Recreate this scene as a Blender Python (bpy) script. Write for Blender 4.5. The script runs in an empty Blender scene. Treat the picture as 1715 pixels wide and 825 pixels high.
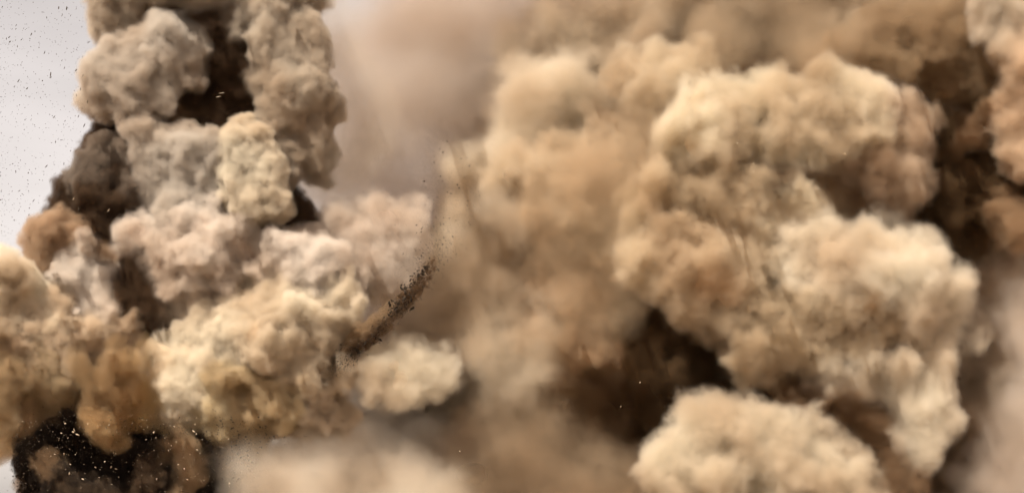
import bpy, math, random
import numpy as np
from mathutils import Vector

sc = bpy.context.scene
R = math.radians
# ------------------------------------------------------------------ camera
EYE = 2.0            # eye height, m
D0 = 300.0           # distance of the blast, m
PX = 0.1             # metres per photograph pixel at D0
HORIZON = 860.0      # the level line of sight lies just under the frame
cam = bpy.data.cameras.new('camera')
cam.sensor_fit = 'HORIZONTAL'; cam.sensor_width = 36.0
cam.lens = 36.0 * D0 / (1715 * PX)
cam.shift_y = (HORIZON - 412.5) / 1715.0
cam.clip_start = 0.5; cam.clip_end = 20000
sc.render.filter_size = 1.2
camo = bpy.data.objects.new('camera', cam); sc.collection.objects.link(camo)
camo.location = (0, 0, EYE); camo.rotation_euler = (R(90), 0, 0)
sc.camera = camo
# ------------------------------------------------------------------ sky, sun, exposure
SUN_EL, SUN_AZ = 58.0, 222.0        # azimuth clockwise from +Y (view direction)
w = bpy.data.worlds.new('World'); sc.world = w; w.use_nodes = True
nt = w.node_tree; bg = nt.nodes['Background']
sky = nt.nodes.new('ShaderNodeTexSky'); sky.sky_type = 'NISHITA'; sky.sun_disc = False
sky.sun_elevation = R(SUN_EL); sky.sun_rotation = R(SUN_AZ)
sky.dust_density = 1.0; sky.air_density = 1.0; sky.ozone_density = 1.0
hs = nt.nodes.new('ShaderNodeHueSaturation'); hs.inputs['Saturation'].default_value = 0.13
nt.links.new(sky.outputs[0], hs.inputs['Color'])
mx = nt.nodes.new('ShaderNodeMix'); mx.data_type = 'RGBA'; mx.blend_type = 'MULTIPLY'; mx.inputs[0].default_value = 1.0
mx.inputs[7].default_value = (1.17, 1.05, 0.98, 1)
tc = nt.nodes.new('ShaderNodeTexCoord'); mp = nt.nodes.new('ShaderNodeMapping'); mp.inputs['Scale'].default_value = (5, 5, 22)
cn = nt.nodes.new('ShaderNodeTexNoise'); cn.inputs['Scale'].default_value = 1.0; cn.inputs['Detail'].default_value = 5
cr = nt.nodes.new('ShaderNodeMapRange'); cr.inputs['From Min'].default_value = 0.35; cr.inputs['From Max'].default_value = 0.65; cr.inputs['To Min'].default_value = 0.93; cr.inputs['To Max'].default_value = 1.06
nt.links.new(tc.outputs['Generated'], mp.inputs['Vector']); nt.links.new(mp.outputs[0], cn.inputs['Vector']); nt.links.new(cn.outputs['Fac'], cr.inputs['Value'])
cm = nt.nodes.new('ShaderNodeVectorMath'); cm.operation = 'SCALE'
nt.links.new(hs.outputs[0], cm.inputs[0]); nt.links.new(cr.outputs[0], cm.inputs['Scale']); nt.links.new(cm.outputs[0], mx.inputs[6]); nt.links.new(mx.outputs[2], bg.inputs[0]); bg.inputs[1].default_value = 0.10
sun = bpy.data.lights.new('sun', 'SUN'); sun.energy = 5.0; sun.angle = R(0.5); sun.color = (1.0, 0.88, 0.74)
suno = bpy.data.objects.new('sun', sun); sc.collection.objects.link(suno)
sd = Vector((math.sin(R(SUN_AZ)) * math.cos(R(SUN_EL)), math.cos(R(SUN_AZ)) * math.cos(R(SUN_EL)), math.sin(R(SUN_EL))))
suno.rotation_euler = sd.to_track_quat('Z', 'Y').to_euler(); suno.location = sd * 500
sc.view_settings.view_transform = 'Standard'; sc.view_settings.look = 'None'
sc.view_settings.exposure = 0.58; sc.view_settings.gamma = 1.0; sc.view_settings.use_curve_mapping = False
cy = sc.cycles
cy.use_denoising = True; cy.max_bounces = 8; cy.diffuse_bounces = 4; cy.volume_bounces = 4
cy.transparent_max_bounces = 8; cy.use_adaptive_sampling = True; cy.adaptive_threshold = 0.04
cy.volume_step_rate = 3.0; cy.volume_max_steps = 256

# ------------------------------------------------------------------ helpers
def P(px, py, d=0.0):
    """photograph pixel + depth offset (in photo pixels beyond the blast) -> world point"""
    Y = D0 + d * PX
    k = PX * Y / D0
    return np.array([(px - 857.5) * k, Y, EYE + (HORIZON - py) * k])

rng = np.random.default_rng(7)
TAB = rng.random((64, 64, 64)).astype(np.float32)
def vnoise(p):
    i = np.floor(p).astype(np.int64); f = (p - i).astype(np.float32); f = f * f * (3 - 2 * f)
    i0 = i & 63; i1 = (i + 1) & 63
    x0, y0, z0 = i0[..., 0], i0[..., 1], i0[..., 2]; x1, y1, z1 = i1[..., 0], i1[..., 1], i1[..., 2]
    fx, fy, fz = f[..., 0], f[..., 1], f[..., 2]
    a = TAB[x0, y0, z0] * (1 - fx) + TAB[x1, y0, z0] * fx
    b = TAB[x0, y1, z0] * (1 - fx) + TAB[x1, y1, z0] * fx
    c = TAB[x0, y0, z1] * (1 - fx) + TAB[x1, y0, z1] * fx
    e = TAB[x0, y1, z1] * (1 - fx) + TAB[x1, y1, z1] * fx
    return (a * (1 - fy) + b * fy) * (1 - fz) + (c * (1 - fy) + e * fy) * fz
def fbm(p, octv=3):
    s = 0; a = 0.5; t = 0
    for k in range(octv):
        s = s + a * (vnoise(p * (2.03 ** k) + 17.3 * k) - 0.5); t += a; a *= 0.5
    return s / t * 2       # about -1..1

def billow_noise(p):
    s = 0; a = 1.0
    for k in range(3):
        s = s + a * np.abs(2 * vnoise(p * (2.1 ** k) + 9.7 * k) - 1); a *= 0.5
    return s / 1.75

def surface_net(F, org, h, iso=0.0):
    """watertight quad mesh of the level F = iso (inside F < iso)"""
    S = F < iso
    c = np.zeros(tuple(n - 1 for n in F.shape), np.int8)
    for dx in (0, 1):
        for dy in (0, 1):
            for dz in (0, 1):
                c += S[dx:S.shape[0] - 1 + dx, dy:S.shape[1] - 1 + dy, dz:S.shape[2] - 1 + dz]
    cells = np.argwhere((c > 0) & (c < 8))
    idx = np.full(c.shape, -1, np.int64); idx[tuple(cells.T)] = np.arange(len(cells))
    acc = np.zeros((len(cells), 3)); cnt = np.zeros(len(cells))
    corners = [np.array((dx, dy, dz)) for dx in (0, 1) for dy in (0, 1) for dz in (0, 1)]
    vals = [F[tuple((cells + q).T)] - iso for q in corners]
    for a in range(8):
        for b in range(a + 1, 8):
            dlt = corners[b] - corners[a]
            if np.abs(dlt).sum() != 1: continue
            m = (vals[a] < 0) != (vals[b] < 0)
            t = vals[a][m] / (vals[a][m] - vals[b][m])
            acc[m] += corners[a] + t[:, None] * dlt; cnt[m] += 1
    V = (cells + acc / cnt[:, None]) * h + org
    quads = []
    for ax in range(3):
        u, v = (ax + 1) % 3, (ax + 2) % 3
        sa = [slice(None)] * 3; sb = [slice(None)] * 3
        sa[ax] = slice(0, -1); sb[ax] = slice(1, None)
        A, B = S[tuple(sa)], S[tuple(sb)]
        e = np.argwhere(A != B)
        e = e[(e[:, u] > 0) & (e[:, v] > 0) & (e[:, u] < F.shape[u] - 1) & (e[:, v] < F.shape[v] - 1)]
        flip = A[tuple(e.T)]
        def cell(du, dv):
            q = e.copy(); q[:, u] -= du; q[:, v] -= dv; return idx[tuple(q.T)]
        q = np.stack([cell(1, 1), cell(0, 1), cell(0, 0), cell(1, 0)], 1)
        q[~flip] = q[~flip][:, ::-1]
        quads.append(q)
    return V, np.concatenate(quads)

def mesh_object(name, V, Q, mat, parent=None, smooth=True):
    me = bpy.data.meshes.new(name)
    n, k = Q.shape
    me.vertices.add(len(V)); me.vertices.foreach_set('co', np.asarray(V, np.float32).ravel())
    me.loops.add(n * k); me.loops.foreach_set('vertex_index', Q.astype(np.int32).ravel())
    me.polygons.add(n); me.polygons.foreach_set('loop_start', np.arange(n, dtype=np.int32) * k)
    me.polygons.foreach_set('use_smooth', np.full(n, smooth))
    me.update(calc_edges=True)
    if mat: me.materials.append(mat)
    o = bpy.data.objects.new(name, me); sc.collection.objects.link(o)
    if parent:
        o.parent = parent
        if parent.type == 'EMPTY': o.matrix_parent_inverse = parent.matrix_world.inverted()   # vertices are in world space
    return o

def tag(o, label=None, cat=None, group=None, kind=None):
    for k, v in (('label', label), ('category', cat), ('group', group), ('kind', kind)):
        if v: o[k] = v
    return o

def billows(blobs, h, seed, lumps=1.0, detail=0.5, wisp=0.0, wfreq=0.08, warp=1.0, warpf=0.12, reach=3.5):
    """signed distance field of a heap of billows: every blob carries smaller bulges, and those smaller ones again"""
    g = np.random.default_rng(seed)
    S = []
    for b in blobs:
        px, py, r = b[:3]; d = b[3] if len(b) > 3 else 0
        c = P(px, py, d); r = r * PX * c[1] / D0
        S.append((c, r))
        n = int(26 * lumps)
        for i in range(n):
            v = g.normal(size=3); v /= np.linalg.norm(v)
            r2 = r * math.exp(g.uniform(math.log(0.13), math.log(0.6)))
            c2 = c + v * (r - r2 * g.uniform(0.1, 0.6))
            S.append((c2, r2))
            for j in range(int(7 * lumps)):
                u = g.normal(size=3); u /= np.linalg.norm(u)
                if u @ v < -0.2: u = -u
                r3 = r2 * g.uniform(0.18, 0.55)
                if r3 < h * 1.2: continue
                S.append((c2 + u * (r2 - r3 * g.uniform(0.1, 0.6)), r3))
    C = np.array([s[0] for s in S]); Rr = np.array([s[1] for s in S])
    pad = reach + 1.0 + wisp
    lo = (C - Rr[:, None]).min(0) - pad; hi = (C + Rr[:, None]).max(0) + pad
    dim = np.ceil((hi - lo) / h).astype(int) + 1
    F = np.full(dim, reach + 2.5, np.float32)
    ax = [lo[k] + h * np.arange(dim[k]) for k in range(3)]
    for c, r in zip(C, Rr):
        a = np.maximum(((c - r - reach - lo) / h).astype(int), 0); b = np.minimum(((c + r + reach - lo) / h).astype(int) + 2, dim)
        X = (ax[0][a[0]:b[0]] - c[0])[:, None, None]; Y = (ax[1][a[1]:b[1]] - c[1])[None, :, None]; Z = (ax[2][a[2]:b[2]] - c[2])[None, None, :]
        dd = np.sqrt(X * X + Y * Y + Z * Z) - r
        sl = F[a[0]:b[0], a[1]:b[1], a[2]:b[2]]
        k = min(0.25 * r, 0.5)
        hh = np.maximum(k - np.abs(sl - dd), 0) / k
        np.minimum(sl, dd, out=sl); sl -= hh * hh * k * 0.25
    if warp:                                  # turbulence: the whole heap is swirled before the fine bumps go on
        ijk = np.argwhere(F < reach + 2.0); pts = lo + h * ijk
        off = np.stack([fbm(pts * warpf + 31 * q, 3) for q in range(3)], 1) * warp / h * 1.6
        q = np.clip(ijk + off, 0, np.array(F.shape) - 1.001); i = q.astype(int); f = (q - i).astype(np.float32)
        G = 0
        for dx in (0, 1):
            for dy in (0, 1):
                for dz in (0, 1):
                    wgt = (f[:, 0] if dx else 1 - f[:, 0]) * (f[:, 1] if dy else 1 - f[:, 1]) * (f[:, 2] if dz else 1 - f[:, 2])
                    G = G + wgt * F[i[:, 0] + dx, i[:, 1] + dy, i[:, 2] + dz]
        F = F.copy(); F[tuple(ijk.T)] = G
    band = np.abs(F) < reach + 1.5
    ijk = np.argwhere(band); pts = lo + h * ijk
    dn = -detail * (billow_noise(pts * 0.22) - 0.35)
    if wisp: dn = dn + wisp * fbm(pts * wfreq + 5, 4)
    F[band] += dn.astype(np.float32)
    return F, lo, h

# ------------------------------------------------------------------ materials
def dust_surface(name, col, col2, scale=0.03, bump=0.4):
    m = bpy.data.materials.new(name); m.use_nodes = True; t = m.node_tree; N = t.nodes; L = t.links
    for n in list(N): N.remove(n)
    out = N.new('ShaderNodeOutputMaterial'); df = N.new('ShaderNodeBsdfDiffuse'); df.inputs['Roughness'].default_value = 0.0
    geo = N.new('ShaderNodeNewGeometry')
    nz = N.new('ShaderNodeTexNoise'); nz.inputs['Scale'].default_value = scale; nz.inputs['Detail'].default_value = 5; nz.inputs['Roughness'].default_value = 0.6
    L.new(geo.outputs['Position'], nz.inputs['Vector'])
    rp = N.new('ShaderNodeValToRGB'); rp.color_ramp.elements[0].position = 0.35; rp.color_ramp.elements[1].position = 0.65
    rp.color_ramp.elements[0].color = (*col2, 1); rp.color_ramp.elements[1].color = (*col, 1)
    L.new(nz.outputs['Fac'], rp.inputs[0]); L.new(rp.outputs[0], df.inputs['Color'])
    n2 = N.new('ShaderNodeTexNoise'); n2.inputs['Scale'].default_value = 0.9; n2.inputs['Detail'].default_value = 5; n2.inputs['Roughness'].default_value = 0.65
    L.new(geo.outputs['Position'], n2.inputs['Vector'])
    bp = N.new('ShaderNodeBump'); bp.inputs['Strength'].default_value = bump; bp.inputs['Distance'].default_value = 1.0
    L.new(n2.outputs['Fac'], bp.inputs['Height']); L.new(bp.outputs[0], df.inputs['Normal'])
    L.new(df.outputs[0], out.inputs['Surface'])
    return m

def dust_volume(name, col, dens, t0=0.0, t1=1.0, k=0.6, scale=0.25, ramp=1.0, aniso=0.2):
    m = bpy.data.materials.new(name); m.use_nodes = True; t = m.node_tree; N = t.nodes; L = t.links
    for n in list(N): N.remove(n)
    out = N.new('ShaderNodeOutputMaterial'); vs = N.new('ShaderNodeVolumePrincipled')
    vs.inputs['Color'].default_value = (*col, 1); vs.inputs['Anisotropy'].default_value = aniso
    vs.inputs['Density Attribute'].default_value = ''
    nc = N.new('ShaderNodeTexNoise'); nc.inputs['Scale'].default_value = 0.07; nc.inputs['Detail'].default_value = 1.5; nc.inputs['Distortion'].default_value = 0.0
    rp = N.new('ShaderNodeValToRGB'); rp.color_ramp.elements[0].position = 0.38; rp.color_ramp.elements[1].position = 0.62
    rp.color_ramp.elements[0].color = (col[0] * 0.86, col[1] * 0.80, col[2] * 0.74, 1); rp.color_ramp.elements[1].color = (*col, 1)
    L.new(nc.outputs['Fac'], rp.inputs[0]); L.new(rp.outputs[0], vs.inputs['Color'])
    at = N.new('ShaderNodeAttribute'); at.attribute_name = 'density'
    geo = N.new('ShaderNodeNewGeometry')
    nz = N.new('ShaderNodeTexNoise'); nz.inputs['Scale'].default_value = scale; nz.inputs['Detail'].default_value = 4; nz.inputs['Roughness'].default_value = 0.62
    L.new(geo.outputs['Position'], nz.inputs['Vector']); L.new(geo.outputs['Position'], nc.inputs['Vector'])
    ma = N.new('ShaderNodeMath'); ma.operation = 'MULTIPLY_ADD'; ma.inputs[1].default_value = k; ma.inputs[2].default_value = -0.5 * k
    L.new(nz.outputs['Fac'], ma.inputs[0])
    rm = N.new('ShaderNodeMath'); rm.operation = 'MULTIPLY'; rm.use_clamp = True; rm.inputs[1].default_value = ramp; L.new(at.outputs['Fac'], rm.inputs[0])
    ad = N.new('ShaderNodeMath'); ad.operation = 'ADD'; L.new(ma.outputs[0], ad.inputs[0]); L.new(rm.outputs[0], ad.inputs[1])
    mr = N.new('ShaderNodeMapRange'); mr.interpolation_type = 'SMOOTHSTEP'
    mr.inputs['From Min'].default_value = t0; mr.inputs['From Max'].default_value = t1
    mr.inputs['To Min'].default_value = 0; mr.inputs['To Max'].default_value = dens
    L.new(ad.outputs[0], mr.inputs['Value'])
    ed = N.new('ShaderNodeMapRange'); ed.interpolation_type = 'SMOOTHSTEP'; ed.inputs['From Min'].default_value = 0.02; ed.inputs['From Max'].default_value = 0.4; L.new(rm.outputs[0], ed.inputs['Value'])   # dies out before the hull
    mu = N.new('ShaderNodeMath'); mu.operation = 'MULTIPLY'; L.new(mr.outputs[0], mu.inputs[0]); L.new(ed.outputs[0], mu.inputs[1])
    L.new(mu.outputs[0], vs.inputs['Density']); L.new(vs.outputs[0], out.inputs['Volume'])
    return m

def veil_nodes(name, hull, mat, voxel, band):
    """loose dust: the hull mesh turned into a fog that thickens inwards"""
    g = bpy.data.node_groups.new(name, 'GeometryNodeTree')
    g.interface.new_socket('Geometry', in_out='INPUT', socket_type='NodeSocketGeometry')
    g.interface.new_socket('Geometry', in_out='OUTPUT', socket_type='NodeSocketGeometry')
    N = g.nodes; L = g.links
    o = N.new('NodeGroupOutput')
    oi = N.new('GeometryNodeObjectInfo'); oi.inputs['Object'].default_value = hull; oi.transform_space = 'RELATIVE'
    mv = N.new('GeometryNodeMeshToVolume'); mv.resolution_mode = 'VOXEL_SIZE'
    mv.inputs['Voxel Size'].default_value = voxel; mv.inputs['Interior Band Width'].default_value = band; mv.inputs['Density'].default_value = 1.0
    sm = N.new('GeometryNodeSetMaterial'); sm.inputs['Material'].default_value = mat
    L.new(oi.outputs['Geometry'], mv.inputs['Mesh']); L.new(mv.outputs[0], sm.inputs[0]); L.new(sm.outputs[0], o.inputs[0])
    return g

def largest(V, Q):
    lab = np.arange(len(V))
    while True:
        m = lab[Q].min(1); new = lab.copy()
        for k in range(4): np.minimum.at(new, Q[:, k], m)
        new = new[new]
        if (new == lab).all(): break
        lab = new
    ids, n = np.unique(lab, return_counts=True); keep = lab == ids[n.argmax()]
    idx = np.cumsum(keep) - 1
    return V[keep], idx[Q[keep[Q[:, 0]]]]

def blur(F, n):
    for _ in range(n):
        for ax in range(3):
            F = 0.25 * np.roll(F, 1, ax) + 0.5 * F + 0.25 * np.roll(F, -1, ax)
    return F

def cloud_part(name, field, parent, surf, vol, inset=0.3, outset=0.8, voxel=0.4, label=None, soften=2, band=3.0):
    F, lo, h = field
    for n, f in ((soften, 0.8), (0, 0.8), (0, 0.4), (0, 0.1)):          # the dense heart; small puffs keep more of their size
        V, Q = surface_net(blur(F, n), lo, h, -f * inset)
        if len(V) > 60: break
    V, Q = largest(V, Q)
    core = mesh_object(name, V, Q, surf, parent)
    if label: core['label'] = label
    if vol:
        V, Q = surface_net(F, lo, h, outset)
        hull = mesh_object('veil_outline', V, Q, None, core); hull.hide_render = True     # only the outline the fog is filled into
        vd = bpy.data.volumes.new('veil'); vd.materials.append(vol)
        veil = bpy.data.objects.new('veil', vd); sc.collection.objects.link(veil)
        veil.parent = core; veil.rotation_euler = [float(a) for a in rng.uniform(-0.03, 0.03, 2)] + [float(rng.uniform(-0.2, 0.2))]; veil.location = P(900, 500)
        md = veil.modifiers.new('veil', 'NODES'); md.node_group = veil_nodes('veil', hull, vol, voxel * (1 + 0.0017 * seed[0]), band)
    return core

def soft_dust(field, parent, vol, outset, voxel, band):
    F, lo, h = field
    V, Q = surface_net(F, lo, h, outset)
    hull = mesh_object('veil_outline', V, Q, None, parent); hull.hide_render = True
    vd = bpy.data.volumes.new('veil'); vd.materials.append(vol)
    veil = bpy.data.objects.new('veil', vd); sc.collection.objects.link(veil); veil.parent = parent
    veil.matrix_parent_inverse = parent.matrix_world.inverted()
    veil.rotation_euler = [float(a) for a in rng.uniform(-0.03, 0.03, 2)] + [float(rng.uniform(-0.2, 0.2))]; veil.location = P(900, 500)
    md = veil.modifiers.new('veil', 'NODES'); md.node_group = veil_nodes('veil', hull, vol, voxel * (1 + 0.0017 * seed[0]), band)

def empty(name, loc):
    o = bpy.data.objects.new(name, None); sc.collection.objects.link(o); o.location = [float(v) for v in loc]
    bpy.context.view_layer.update()
    return o

# ------------------------------------------------------------------ ground
def ground():
    m = bpy.data.materials.new('dry_earth'); m.use_nodes = True; t = m.node_tree
    b = t.nodes['Principled BSDF']; b.inputs['Roughness'].default_value = 1.0; b.inputs['Specular IOR Level'].default_value = 0.1
    nz = t.nodes.new('ShaderNodeTexNoise'); nz.inputs['Scale'].default_value = 0.05; nz.inputs['Detail'].default_value = 8
    geo = t.nodes.new('ShaderNodeNewGeometry'); t.links.new(geo.outputs['Position'], nz.inputs['Vector'])
    rp = t.nodes.new('ShaderNodeValToRGB'); rp.color_ramp.elements[0].color = (.16, .11, .07, 1); rp.color_ramp.elements[1].color = (.36, .26, .17, 1)
    t.links.new(nz.outputs['Fac'], rp.inputs[0]); t.links.new(rp.outputs[0], b.inputs['Base Color'])
    V = np.array([(-6000, -2000, 0), (6000, -2000, 0), (6000, 9000, 0), (-6000, 9000, 0)]); Q = np.array([(0, 1, 2, 3)])
    tag(mesh_object('ground', V, Q, m, None, False), kind='structure')
ground()

# ------------------------------------------------------------------ clouds of smoke and dust
seed = [10]
def part(parent, name, blobs, col, d=0, dens=1.6, lumps=1.15, detail=1.3, wisp=0.0, wfreq=0.08, inset=1.8, outset=1.0, h=0.33, voxel=0.33, k=1.9,
         nscale=0.4, warp=1.4, warpf=0.14, vcol=None, label=None, t0=0.08, t1=0.95, coreless=False):
    seed[0] += 1
    bl = [(b[0], b[1], b[2], d + (b[3] if len(b) > 3 else 0)) for b in blobs]
    f = billows(bl, h, seed[0], lumps, detail, wisp, wfreq, warp, warpf, max(3.5, outset + 1.5))
    c2 = tuple(c * 0.8 for c in col)
    vc = vcol or tuple(grain_albedo(c) for c in col)
    deep = outset - float(f[0].min()) + 2.0                       # the fog thickens all the way in; the shader uses its outer band
    vol = dust_volume(name + '_dust', vc, dens, t0, t1, k, nscale, deep / (inset + outset))
    if coreless: soft_dust(f, parent, vol, outset, voxel, deep); return
    return cloud_part(name, f, parent, dust_surface(name + '_surface', col, c2), vol, inset, outset, voxel, label, band=deep)
def grain_albedo(Rd):
    """single-scattering albedo of dust whose deep pile reflects Rd"""
    lo, hi = 0.0, 1.0
    for _ in range(30):
        x = 0.5 * (lo + hi)
        if (1 - x) * (1 - 0.139 * x) / (1 + 1.17 * x) > Rd: lo = x
        else: hi = x
    return 1 - lo * lo
def chain(pts, step=0.45):
    out = []
    for a, b in zip(pts, pts[1:]):
        n = max(1, int(math.hypot(b[0] - a[0], b[1] - a[1]) / (step * min(a[2], b[2]))))
        out += [tuple(a[q] + (b[q] - a[q]) * i / n for q in range(len(a))) for i in range(n)]
    return out + [pts[-1]]
def cloud(name, at, label, cat, group=None):
    o = empty(name, at); tag(o, label, cat, group); return o

GREY = (.33, .285, .235); TAN = (.31, .235, .155); CREAM = (.58, .445, .30); PINK = (.51, .41, .33)
BROWN = (.17, .115, .07); DARK = (.035, .023, .015); OCHRE = (.30, .16, .055); BLACK = (.014, .011, .009); OLIVE_SHADE = (.34, .255, .15)

S = dict(wisp=4.0, wfreq=0.05, dens=0.5, outset=4.0, inset=8.0, k=2.2, warp=5.0, warpf=0.05, nscale=0.12, h=0.8, voxel=0.8, lumps=0.6)
c = cloud('smoke_column', P(330, 800, 20), 'tall grey brown smoke column boiling up at the left against the pale sky', 'smoke column')
part(c, 'dark_smoke_and_shade', [(390,100,80,60),(390,190,70,60),(450,200,50,50),(350,150,60,70),(420,300,60,60),(330,300,70,60),(260,280,70,60),(220,240,60,60),(430,400,60,40),(460,290,40,30),(500,370,35,20),(330,60,50,50),
     (190,350,60,10),(150,345,45,20),(240,340,50,10),(120,370,40,30),(232,480,46,-30),(258,530,42,-35),(245,505,40,-35),(480,250,40,30)], DARK, 0, dens=1.4)
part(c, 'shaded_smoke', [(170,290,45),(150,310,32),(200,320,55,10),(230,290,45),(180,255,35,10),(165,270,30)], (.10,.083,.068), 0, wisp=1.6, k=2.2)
part(c, 'billow', [(235,110,50),(190,140,50),(172,172,34),(290,90,48),(320,105,32),(255,75,36),(215,95,40),(265,170,40),(225,190,42),(325,80,28),(180,120,35)], GREY, -10)
part(c, 'billow', [(235,225,36),(255,250,40),(275,285,42),(300,270,46),(330,260,42),(350,295,46),(300,330,50),(340,340,45),(270,320,30)], GREY, -20)
part(c, 'billow', [(220,10,52,20),(200,30,40,30),(300,-35,60),(350,5,36),(410,10,42),(370,-30,60),(395,45,24,-10),(255,0,36,10),(200,-30,50,30),(450,-20,60)], (.27,.225,.175), 10)
part(c, 'billow', [(455,40,40,-10),(485,50,50),(485,110,54),(495,150,55),(490,200,52),(510,80,28),(515,180,50,20),(525,235,42,20),(528,272,34,20),(490,240,40,10),(480,160,50,-10),(500,-10,40,20)], (.31,.255,.195), 0)
part(c, 'puff', [(490,292,22),(480,310,18),(495,275,15)], GREY, 0)
part(c, 'puff', [(290,180,28),(330,195,24),(310,200,22),(360,185,22),(270,200,22),(345,205,18)], (.15,.10,.06), 30)  # inner puffs; the shadow inside the column is put into their brown
part(c, 'lobe', [(408,208,16,10),(418,235,28),(405,262,32),(432,275,32),(408,305,36),(445,315,34),(430,340,30),(465,342,22),(385,285,24),(390,325,20),(450,290,26)], (.58,.46,.315), -45, dens=2.2, h=0.28, voxel=0.28, lumps=1.6, warp=0.5, detail=0.9,
     label='cream lobe with tight rounded folds')

c = cloud('dust_cloud', P(420, 800, -40), 'pale cream dust billows heaped around the foot of the smoke column', 'dust cloud', 'pale dust clouds')
part(c, 'billow', [(340,380,55),(300,415,50),(390,400,50),(350,440,60),(250,400,42),(225,410,35),(420,425,38),(290,450,50),(330,500,52,10),(380,470,45),(300,490,50,15),(440,410,25),(350,540,35,10)], PINK, -30)
part(c, 'billow', [(500,430,48),(520,480,56),(560,490,44),(480,450,46),(540,430,44),(470,500,40),(590,470,30),(510,400,35,10)], PINK, -35)
part(c, 'billow', [(600,400,52),(650,380,45),(690,370,30),(620,440,55),(660,420,45),(570,390,40),(690,400,25),(640,480,40)], (.48,.385,.31), 0, dens=0.6, outset=1.8, inset=2.8, k=1.8)
part(c, 'billow', [(445,558,46,-36),(430,550,58),(490,540,58),(540,530,45),(400,590,55),(450,520,40),(470,600,60),(545,570,42),(520,620,45),(410,530,40),(570,500,35)], CREAM, -70)
part(c, 'billow', [(330,600,50),(290,625,48),(360,580,45),(310,660,50),(270,600,32),(260,640,30),(340,640,50),(255,690,35)], CREAM, -75)
part(c, 'billow', [(380,650,65),(460,660,58),(400,700,48),(340,700,46),(430,705,40),(280,705,40),(500,650,40),(350,730,25),(470,700,35)], OLIVE_SHADE, -65)  # lower cream billows; their shade is put into the olive colour
part(c, 'billow', [(500,690,32),(530,665,32),(545,705,28),(575,715,20),(560,690,25),(520,720,22),(590,705,15)], (.54,.42,.30), -75)

c = cloud('dust_cloud', P(80, 800, -50), 'pinkish brown dust rolling in from the left edge beside the black soil', 'dust cloud', 'pale dust clouds')
part(c, 'billow', [(110,410,42),(140,425,36),(80,425,36),(100,450,40),(130,385,22),(95,390,22),(170,440,34)], (.23,.15,.095), -20)
part(c, 'billow', [(140,450,34),(130,480,40),(155,520,46),(175,480,36),(150,420,24),(180,520,36)], PINK, -35)
part(c, 'billow', [(15,470,46),(5,520,60),(40,545,55),(30,500,40),(-30,480,60),(60,570,40)], CREAM, -60)
part(c, 'billow', [(100,545,50),(150,570,52),(60,600,60),(200,580,40),(110,600,50),(190,540,34)], (.40,.28,.185), -50)
part(c, 'billow', [(30,640,62),(100,620,60),(60,690,40),(110,670,45),(0,680,60),(160,630,40),(200,650,40)], (.22,.16,.095), -50, wisp=1.0, dens=0.8)
part(c, 'billow', [(15,720,45),(-20,700,60),(30,690,40),(0,750,30)], (.48,.32,.18), -60, wisp=1.0, dens=0.6)
for ch, cc in ((chain([(185,690,16),(190,650,14),(192,610,10),(196,575,6)]), (.26,.165,.085)), (chain([(215,700,18),(222,660,16),(232,620,11),(245,580,6)]), (.29,.175,.085)), (chain([(160,700,16),(155,660,14),(145,620,9),(138,590,5)]), (.23,.15,.08)), (chain([(240,700,16),(252,665,12),(262,640,7)]), (.24,.145,.06))):
    part(c, 'dust_tongue', ch, cc, -112, coreless=True, wisp=0.6, wfreq=0.25, dens=0.3, outset=2.0, inset=1.5, k=3.0, nscale=0.3, lumps=0.4, label='rusty brown streak of dust standing up from the black soil')
part(c, 'billow', [(200,610,36),(190,650,42),(225,660,36),(170,690,40),(220,700,34)], (.30,.225,.15), -60, wisp=1.5, dens=0.7, k=2.0)

c = cloud('dust_cloud', P(690, 800, -20), 'small soft cream puff of dust right of the black soil jet', 'dust cloud', 'pale dust clouds')
part(c, 'billow', [(650,615,36),(690,610,34),(725,618,30),(670,640,36),(640,640,30),(700,640,28),(660,590,20),(735,600,18)], CREAM, -90, dens=0.45, outset=2.0, inset=2.6, wisp=1.0, k=2.0)
part(c, 'billow', [(590,610,22),(610,600,18),(580,630,18)], CREAM, -100, dens=0.5)

c = cloud('dust_cloud', P(1340, 700, 0), 'big tan dust head with a ragged rounded top at upper right', 'dust cloud', 'pale dust clouds')
W = dict(h=0.4, voxel=0.4, lumps=1.0, wisp=1.6, wfreq=0.09, dens=0.65, outset=2.3, inset=3.2, k=2.3, nscale=0.22, warp=2.0, warpf=0.08, detail=1.0)
part(c, 'billow', [(1160,165,42),(1200,180,50),(1165,200,50),(1180,240,54),(1150,270,32),(1215,220,40),(1130,230,34),(1230,205,28)], (.58,.44,.285), -20, **W)
part(c, 'billow', [(1110,120,42),(1060,135,34),(1150,105,32),(1030,135,20),(1090,105,28)], (.42,.315,.205), 20, **W)
part(c, 'billow', [(1290,165,48),(1370,170,50),(1430,182,48),(1330,225,54),(1400,225,55),(1450,220,42),(1390,135,26),(1340,260,38),(1270,195,36,20),(1300,250,38,10)], (.58,.44,.285), 0, **W)
part(c, 'billow', [(1485,215,48),(1525,245,42),(1515,300,46),(1480,300,50),(1430,270,45),(1545,200,24),(1550,260,20),(1455,170,30),(1500,340,26),(1440,320,30)], (.36,.25,.17), 20, **W)

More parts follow.
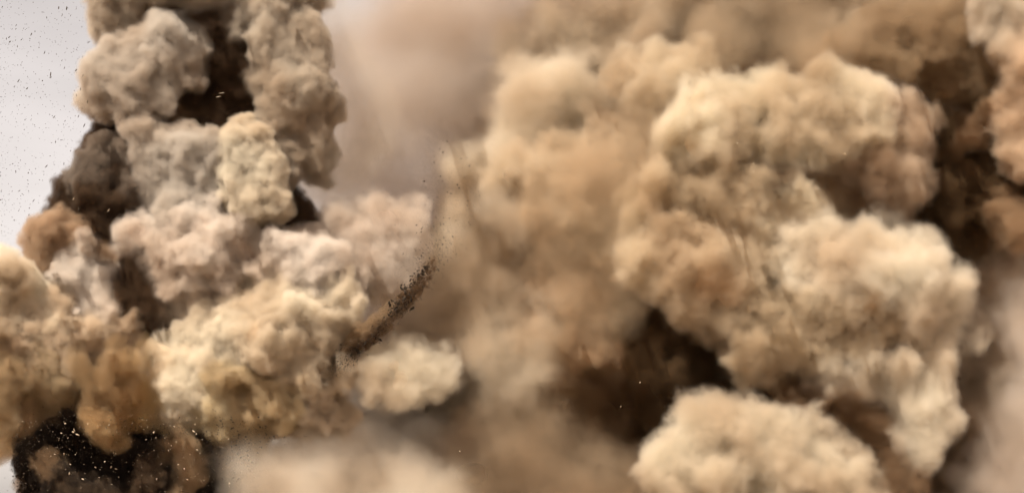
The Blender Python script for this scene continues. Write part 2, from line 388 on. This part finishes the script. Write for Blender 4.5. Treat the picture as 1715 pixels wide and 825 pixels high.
c = cloud('dust_cloud', P(1180, 780, 20), 'ragged tan dust bank filling the middle beneath the big tan head', 'dust cloud', 'pale dust clouds')
part(c, 'billow', [(1200,340,65),(1150,380,58),(1250,380,64),(1320,370,56),(1100,330,64),(1370,390,40),(1280,330,40),(1340,340,30)], (.48,.36,.23), 5, **W)
part(c, 'billow', [(1180,460,66),(1130,440,56),(1230,480,56),(1210,540,38),(1090,410,60),(1160,520,30),(1250,420,46)], (.48,.34,.215), -15, **W)
part(c, 'billow', [(1000,300,75),(1040,240,45),(950,320,70),(1020,380,80),(1060,200,30),(960,390,80),(1040,450,50),(900,310,70)], (.36,.265,.175), 110, **W)
part(c, 'billow', [(1000,560,70),(940,580,55),(1010,480,70),(950,500,70),(1020,620,34),(900,560,60),(1050,560,30)], (.38,.25,.155), 120, **W)

c = cloud('dust_cloud', P(1450, 800, -60), 'bright cream dust mass billowing at lower right with a dark crescent hollow', 'dust cloud', 'pale dust clouds')
part(c, 'billow', [(1400,435,54),(1480,430,62),(1540,450,58),(1590,500,52),(1600,555,42),(1530,530,68),(1440,500,64),(1345,480,50),(1340,430,40)], (.62,.475,.325), -50, **W)
part(c, 'billow', [(1320,540,56),(1290,590,44),(1360,570,60),(1440,590,60),(1250,600,32),(1400,540,50),(1240,620,24),(1500,570,40)], (.36,.26,.165), -40, **W)
part(c, 'billow', [(1560,630,44),(1580,690,42),(1540,690,52),(1500,620,44),(1540,600,40),(1555,740,36),(1450,630,34),(1400,640,36)], (.60,.46,.315), -75, **W)
part(c, 'billow', [(1180,710,42),(1150,770,48),(1230,720,46),(1290,735,46),(1350,745,48),(1400,785,50),(1300,800,60),(1200,810,60),(1420,830,50),(1120,810,40)], (.60,.46,.31), -100, **W)
part(c, 'shaded_smoke', [(1380,690,50),(1440,690,50),(1340,690,36),(1470,740,50),(1490,790,50),(1430,650,36)], (.13,.085,.052), -40, **W)  # dark colour stands in for the shade in the crescent hollow

c = cloud('dust_cloud', P(1690, 500, 60), 'peach tinted dust bank cut off by the right edge', 'dust cloud', 'pale dust clouds')
part(c, 'billow', [(1705,190,42),(1720,100,55),(1720,250,36),(1745,170,60),(1690,150,28)], (.46,.29,.185), 0, **W)
part(c, 'billow', [(1650,10,42),(1690,30,46),(1720,10,50),(1640,-20,40)], (.46,.36,.26), 0, **W)
part(c, 'billow', [(1650,190,26),(1640,225,20),(1690,340,30),(1710,370,40)], (.20,.13,.078), 20, **W)

c = cloud('dark_smoke_and_shade', P(1620, 600, 90), 'dark brown smoke behind the big tan dust head at upper right', 'dark smoke')
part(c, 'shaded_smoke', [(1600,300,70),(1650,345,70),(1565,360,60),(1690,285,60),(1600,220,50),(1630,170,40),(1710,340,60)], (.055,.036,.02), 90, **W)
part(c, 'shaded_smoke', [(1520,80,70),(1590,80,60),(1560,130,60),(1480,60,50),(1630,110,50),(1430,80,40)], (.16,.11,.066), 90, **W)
c = cloud('dark_smoke_and_shade', P(1350, 700, 20), 'dark brown band of painted shade in the fold under the big tan dust head', 'dark smoke')
part(c, 'shaded_smoke', [(1275,292,18),(1305,298,22),(1345,308,24),(1385,320,24),(1425,335,22),(1455,352,20)], (.085,.053,.03), -5, **W)  # dark blobs put the shadow band under the tan head into colour
c = cloud('dark_smoke_and_shade', P(1110, 800, 90), 'near black brown smoke in the deep cleft between the dust banks', 'dark smoke')
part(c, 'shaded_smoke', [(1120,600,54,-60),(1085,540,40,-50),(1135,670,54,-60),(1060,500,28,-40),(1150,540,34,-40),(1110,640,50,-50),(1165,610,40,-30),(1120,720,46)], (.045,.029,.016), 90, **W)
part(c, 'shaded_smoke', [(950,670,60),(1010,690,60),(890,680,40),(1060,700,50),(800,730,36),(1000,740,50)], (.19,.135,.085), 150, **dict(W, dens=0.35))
part(c, 'dust_bank', [(900,820,80),(1000,820,80),(810,820,80),(1070,800,50),(950,770,50)], (.18,.13,.085), -10, **dict(S, outset=7.0, dens=0.12))

c = cloud('dust_haze', P(900, 800, 300), 'soft brown wall of dust hanging behind the billows from centre to right', 'dust cloud')
part(c, 'dust_bank', [(850,320,110),(950,200,110),(800,430,100),(880,450,110),(850,560,120),(960,700,110),(820,720,110),(1050,780,90),(900,800,110),(750,560,80)], (.46,.35,.24), 230, **S)
part(c, 'dust_bank', [(840,420,80),(890,500,80),(830,560,80),(800,470,70),(900,400,70),(870,600,70)], (.46,.34,.23), 70, **dict(S, dens=0.25))
part(c, 'dust_bank', [(1000,100,140),(1150,20,140),(1300,40,140),(1450,30,140),(1600,0,120),(1100,200,120),(1680,60,120)], (.27,.205,.14), 350, **S)
part(c, 'dust_bank', [(1650,480,120),(1680,600,130),(1690,740,120),(1620,800,110),(1600,650,110),(1560,420,90)], (.36,.275,.20), 200, **S)
part(c, 'dust_bank', [(1740,640,80),(1750,760,90),(1690,800,70),(1720,560,60),(1660,830,60),(1700,720,60)], (.56,.44,.35), -50, **dict(S, dens=0.12))

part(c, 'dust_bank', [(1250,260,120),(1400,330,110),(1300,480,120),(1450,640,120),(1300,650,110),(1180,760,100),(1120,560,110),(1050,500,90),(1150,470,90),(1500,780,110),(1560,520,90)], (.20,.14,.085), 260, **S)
part(c, 'dust_bank', [(560,770,100),(650,740,90),(650,610,80),(730,600,90),(700,660,80),(480,810,90),(760,770,90),(620,850,110),(400,840,80)], (.64,.465,.325), 300, **S)
c = cloud('dust_haze', P(650, 800, 200), 'thin peach dust hanging low between the cream billows and the brown dust wall', 'dust haze'); c['kind'] = 'stuff'
HZ = dict(coreless=True, wisp=6.0, wfreq=0.03, outset=2.0, inset=14.0, k=1.4, nscale=0.05, warp=6.0, warpf=0.03, h=1.5, voxel=1.5, lumps=0.5)
part(c, 'low_dust', [(520,840,90),(620,830,110),(710,840,100),(450,860,80),(600,780,60),(790,870,70)], (.72,.53,.375), -35, dens=0.3, **dict(HZ, outset=7.0, inset=10.0, wisp=9.0, k=1.8))
part(c, 'thin_dust', [(620,280,170),(720,150,170),(700,420,170),(780,560,150),(600,560,130),(850,60,150),(560,120,110)], (.30,.245,.205), 330, dens=0.10, **HZ)
part(c, 'thin_dust', [(800,170,160),(820,320,140),(760,60,120)], (.34,.27,.215), 430, dens=0.10, **HZ)

# ------------------------------------------------------------------ stones and clods
def rock_mat(name, col):
    m = bpy.data.materials.new(name); m.use_nodes = True; t = m.node_tree; b = t.nodes['Principled BSDF']
    b.inputs['Roughness'].default_value = 0.95; b.inputs['Specular IOR Level'].default_value = 0.2
    geo = t.nodes.new('ShaderNodeNewGeometry'); nz = t.nodes.new('ShaderNodeTexNoise'); nz.inputs['Scale'].default_value = 4.0
    rp = t.nodes.new('ShaderNodeValToRGB'); rp.color_ramp.elements[0].color = (*[c * 0.6 for c in col], 1); rp.color_ramp.elements[1].color = (*[min(1, c * 1.4) for c in col], 1)
    t.links.new(geo.outputs['Position'], nz.inputs['Vector']); t.links.new(nz.outputs['Fac'], rp.inputs[0]); t.links.new(rp.outputs[0], b.inputs['Base Color'])
    return m
M_DARK = rock_mat('dark_stone', (.06, .045, .033)); M_PALE = rock_mat('pale_stone', (.45, .37, .27))
PHI = (1 + 5 ** 0.5) / 2
ICO = np.array([(-1, PHI, 0), (1, PHI, 0), (-1, -PHI, 0), (1, -PHI, 0), (0, -1, PHI), (0, 1, PHI), (0, -1, -PHI), (0, 1, -PHI), (PHI, 0, -1), (PHI, 0, 1), (-PHI, 0, -1), (-PHI, 0, 1)]) / 1.9
ICF = np.array([(0, 11, 5), (0, 5, 1), (0, 1, 7), (0, 7, 10), (0, 10, 11), (1, 5, 9), (5, 11, 4), (11, 10, 2), (10, 7, 6), (7, 1, 8), (3, 9, 4), (3, 4, 2), (3, 2, 6), (3, 6, 8), (3, 8, 9), (4, 9, 5), (2, 4, 11), (6, 2, 10), (8, 6, 7), (9, 8, 1)])
def shard(r, stretch=1.0, rot=None):
    V = ICO * rng.uniform(0.6, 1.25, (12, 1)) * np.array([1.0, 0.7, 0.6 * rng.uniform(0.8, 1.3)]) * r
    V[:, 0] *= stretch
    if rot is None:
        q = np.linalg.qr(rng.normal(size=(3, 3)))[0]
    else:
        a, b = math.cos(rot), math.sin(rot); q = np.array([(a, 0, -b), (0, 1, 0), (b, 0, a)])
    return V @ q.T
M_SOIL = rock_mat('black_soil', (.026, .018, .012))
U = rng.uniform
def clods(parent, name, pts, mat):
    Vs = []; Fs = []; n = 0
    for px, py, d, r in pts:
        p = P(px, py, d); Vs.append(shard(r * PX * p[1] / D0, rng.uniform(1, 1.8)) + p); Fs.append(ICF + n); n += 12
    o = mesh_object(name, np.concatenate(Vs), np.concatenate(Fs), mat, parent, False); o['kind'] = 'stuff'; return o

# ------------------------------------------------------------------ black soil thrown up at the foot of the blast
c = cloud('soil_fountain', P(210, 850, -80), 'ragged black burst of soil at the bottom left corner, full of pale chips', 'soil burst')
K = dict(dens=2.5, detail=1.2, lumps=1.0, inset=1.0, outset=0.9, h=0.3, voxel=0.25, k=3.0, nscale=0.9, wisp=1.0, wfreq=0.35, warp=0.8, warpf=0.3)
part(c, 'soil_clump', [(60,755,24),(45,780,16),(90,735,22),(115,715,18),(80,770,22),(130,745,26),(150,770,30),(110,785,30),(70,805,28),(130,810,36),(180,790,32),(200,765,24),(205,810,34),(160,830,40),(90,835,36)], BLACK, -85, **K)
part(c, 'soil_clump', [(240,740,20),(225,765,26),(260,745,18),(280,760,22),(250,785,28),(285,790,24),(235,810,30),(270,820,34),(300,815,24)], BLACK, -85, **K)
part(c, 'soil_clump', [(330,735,14),(345,755,20),(365,770,20),(370,795,22),(350,815,26),(335,785,18),(385,770,8),(375,830,22)], BLACK, -80, **K)
part(c, 'brown_dust', [(60,730,40),(120,715,40),(190,720,44),(250,720,40),(320,725,40),(380,735,30),(100,780,50),(200,780,60),(300,780,55),(370,780,40),(60,800,40),(200,840,60),(320,840,50)], (.20,.13,.075), -45, dens=0.8, k=2.0, wisp=1.5)
T = dict(dens=0.55, wisp=0.6, wfreq=0.3, inset=1.3, outset=1.4, h=0.3, voxel=0.3, k=2.6, nscale=0.5, lumps=0.4, warp=0.4)
part(c, 'dust_tongue', [(146,692,9),(155,702,13),(166,712,16),(178,724,18),(190,735,16),(198,742,12)], (.30,.19,.095), -120, label='ochre tongue of dust streaking down to the right', **T)
part(c, 'dust_tongue', [(302,725,9),(308,745,13),(314,768,15),(310,792,16),(326,785,12),(336,797,9),(304,822,16)], (.22,.145,.085), -115, **T)
part(c, 'dust_tongue', [(66,770,9),(75,780,12),(85,790,12),(92,800,9)], (.13,.08,.045), -125, **dict(T, coreless=True, dens=0.25, k=4.0, outset=1.8))
part(c, 'dust_tongue', [(245,785,10),(256,798,12),(240,812,13)], (.075,.05,.032), -125, **dict(T, coreless=True, dens=0.25, k=4.0, outset=1.8))
part(c, 'dust_tongue', [(130,812,11),(160,820,14),(110,825,12),(185,815,10)], (.065,.045,.03), -128, **dict(T, coreless=True, dens=0.25, k=4.0, outset=1.8))

spray = []
for bl in ([(60,755,24),(45,780,18),(90,735,22),(115,715,18),(130,745,26),(150,770,30),(70,805,28),(200,765,24),(180,790,32),(240,740,20),(260,745,18),(285,790,24),(330,735,14),(345,755,20),(365,770,20),(370,800,24),(385,775,14),(40,810,22),(110,690,10),(120,700,14),(320,728,12),(255,728,14)]):
    for _ in range(46):
        a = U(0, 2 * math.pi); q = bl[2] * (0.75 + abs(rng.normal()) * 0.4)
        spray.append((bl[0] + q * math.cos(a), bl[1] + q * math.sin(a), -92 + rng.normal() * 16, 0.5 + 1.2 * U(0, 1) ** 2.5))
clods(c, 'soil_spray', spray, M_SOIL)
c = cloud('soil_jet', P(545, 650, -120), 'dark brown jet of soil shooting up to the right out of the cream dust', 'soil jet')
J = dict(coreless=True, dens=2.2, lumps=0.5, inset=1.0, outset=0.9, h=0.22, voxel=0.22, k=4.5, nscale=0.9, t0=0.3, t1=1.3, wisp=0.3, wfreq=0.5, detail=0.5, warp=0.9, warpf=0.25)
path = chain([(535,640,9,70),(550,624,10,58),(565,611,9,45),(580,599,7,32),(595,588,5.5,22),(612,576,5,14),(628,562,5,9),(643,545,5.5,5),(655,530,5,2),(666,516,5,0),(676,503,7,0),(685,493,10,0),(692,484,8,0),(698,475,5,0),(705,466,4,0),(712,455,3,0),(719,444,2,0)])
part(c, 'soil_streak', path, (.045,.028,.016), -125, **J)
part(c, 'soil_streak', chain([(575,600,9,40),(590,584,9,26),(603,567,10,14),(617,549,10,7),(631,534,9,2),(645,520,7,0),(658,506,4,0)]), (.13,.088,.052), -120, **dict(J, dens=1.1))
spray = []
for px, py, r0, d in path:
    for _ in range(8 if py < 530 else 4 if py < 600 else 2):
        spray.append((px + rng.normal() * r0 * 1.1 - 2, py + rng.normal() * r0 * 1.1, -125 + d + rng.normal() * r0 * 0.6, (0.5 + 0.15 * r0) * math.exp(rng.normal() * 0.45)))
for _ in range(260):
    px, py, r0, d = path[int(U(0, 1) * len(path))]; q = abs(rng.normal()) * 22
    spray.append((px - q * 0.75 + rng.normal() * 4, py - q * 0.35 + rng.normal() * 4, -125 + rng.normal() * 8, U(0.3, 0.9)))
clods(c, 'soil_spray', spray, M_SOIL)

# ------------------------------------------------------------------ flying stones and grit
def stone(px, py, d, rpx, mat, label, group, stretch=1.0, rot=None):
    p = P(px, py, d); V = shard(rpx * PX * p[1] / D0, stretch, rot)
    o = mesh_object('rock_fragment', V, ICF, mat, None, False); o.location = p
    tag(o, label, 'rock fragment', group); return o
def grit(name, pts, mat, label):
    Vs = []; Fs = []; n = 0
    for px, py, d, r in pts:
        p = P(px, py, d); V = shard(r * PX * p[1] / D0, rng.uniform(1, 1.8)) + p
        Vs.append(V); Fs.append(ICF + n); n += 12
    o = mesh_object(name, np.concatenate(Vs), np.concatenate(Fs), mat, None, False)
    tag(o, label, 'grit', kind='stuff'); return o
U = rng.uniform
# dark stones right of the black soil
L1 = 'dark rock fragment flying over peach dust right of the black soil'
for _ in range(60):
    t = abs(rng.normal()) * 60; stone(385 + t, U(700, 822) - 0.15 * t, U(-130, -90), U(1.2, 2.6) * (1.3 if t < 40 else 1), M_DARK, L1, 'dark fragments right of the black soil')
L2 = 'dark rock fragment in the air above the soil jet'
for _ in range(70):
    t = U(0, 1) ** 0.7; stone(700 + 90 * t + rng.normal() * 34, 470 - 190 * t + rng.normal() * 30, U(-80, -20), U(0.9, 1.9), M_DARK, L2, 'dark fragments above the jet')
L3 = 'dark rock fragment flying across the pale sky left of the smoke column'
for _ in range(70):
    stone(U(0, 1) ** 1.2 * 150, U(5, 370), U(-120, 40), U(0.7, 1.5), M_DARK, L3, 'dark fragments in the pale sky', U(1, 3.0), U(0.6, 1.6))
L4 = 'pale rock chip glinting against the black soil'
for _ in range(55):
    stone(U(50, 385), U(705, 822), U(-150, -130), U(0.6, 1.0) ** 2 * 2.1, M_PALE, L4, 'pale chips on the black soil', U(1, 2))
for px, py, r in ((1262,274,2),(1415,258,2.4),(1096,440,1.8),(1148,520,1.5),(1072,640,1.6),(1040,680,1.6),(1235,240,1.4),(785,553,1.4),(790,592,1.6),(770,755,1.6),(1262,288,1.5),(1648,214,2),(1360,690,1.4)):
    stone(px, py, -160, r, M_PALE, 'pale rock chip floating in front of the tan dust banks', 'pale chips before the dust banks')
for px, py, l, a, lb in ((370,156,9,.1,'thin pale splinter in the dark heart of the column'),(366,162,7,.2,'short pale splinter low in the dark heart of the column'),(228,294,7,-1.1,'pale splinter crossing the dark left flank of the column'),(182,352,6,.9,'pale splinter over the dark hollow left of the column'),(123,333,7,1.0,'bent pale splinter at the outer left edge of the column')):
    stone(px, py, -120, 0.9, M_PALE, lb, 'pale splinters on the column', l / 1.5, a)
pts = [(U(0, 1) ** 1.3 * 170, U(0, 400), U(-100, 60), U(0.35, 0.9)) for _ in range(900)]
pts += [(U(560, 830), U(150, 430), U(-80, 0), U(0.3, 0.8)) for _ in range(350)]
pts += [(380 + abs(rng.normal()) * 70, U(690, 825), U(-130, -90), U(0.4, 1.1)) for _ in range(500)]
pts += [(715 + rng.normal() * 16 + 25 * (q := U(0, 1)), 455 - 60 * q + rng.normal() * 18, U(-75, -45), U(0.4, 1.2)) for _ in range(160)]
pts += [(U(20, 60), U(730, 825), U(-120, -90), U(0.5, 1.4)) for _ in range(250)]
pts += [(U(25, 400), 725 + rng.normal() * 22, U(-135, -110), U(0.5, 1.6)) for _ in range(500)]
for _ in range(420):
    q = U(0, 1); pts.append((560 + 170 * q + rng.normal() * 9, 618 - 178 * q ** 1.15 + rng.normal() * 9 + 12 * q * (1 - q), U(-150, -120), U(0.4, 1.4)))
grit('dark_grit', pts, M_DARK, 'fine dark grit thrown through the air around the smoke column')
pts = [(U(35, 395), U(695, 825), U(-150, -128), U(0.3, 0.9)) for _ in range(260)] + [(U(150, 260), U(590, 700), U(-130, -110), U(0.3, 0.8)) for _ in range(60)] + [(U(20, 1700), U(20, 800), U(-170, -150), U(0.25, 0.6)) for _ in range(120)]
grit('pale_grit', pts, M_PALE, 'fine pale grit sprinkled over the black soil and dust')

c = cloud('dust_haze', P(300, 800, -20), 'thin grey brown dust wrapped round the foot of the smoke column', 'dust haze'); c['kind'] = 'stuff'
HW = dict(coreless=True, wisp=3.0, wfreq=0.06, outset=1.0, inset=6.0, k=3.2, nscale=0.1, h=0.9, voxel=0.8, lumps=0.5, warp=4.0, warpf=0.06)
part(c, 'thin_dust', [(90,520,70),(190,560,70),(330,520,90),(450,520,90),(560,520,80),(60,640,90),(200,640,80),(450,680,70)], (.30,.22,.15), -40, dens=0.10, **HW)
c = cloud('dust_haze', P(1300, 800, 0), 'ragged thin brown dust drifting round the big tan dust banks', 'dust haze'); c['kind'] = 'stuff'
part(c, 'thin_dust', [(1000,300,110),(1100,200,90),(1060,400,90),(1200,430,90),(1250,350,80),(1350,360,70),(980,520,90),(1300,600,80),(1420,620,80),(1350,90,90),(1200,60,90)], (.28,.19,.115), 10, dens=0.06, **HW)
part(c, 'thin_dust', [(560,120,90),(570,260,90),(540,350,80),(560,20,80)], (.36,.29,.22), 80, dens=0.06, **HW)
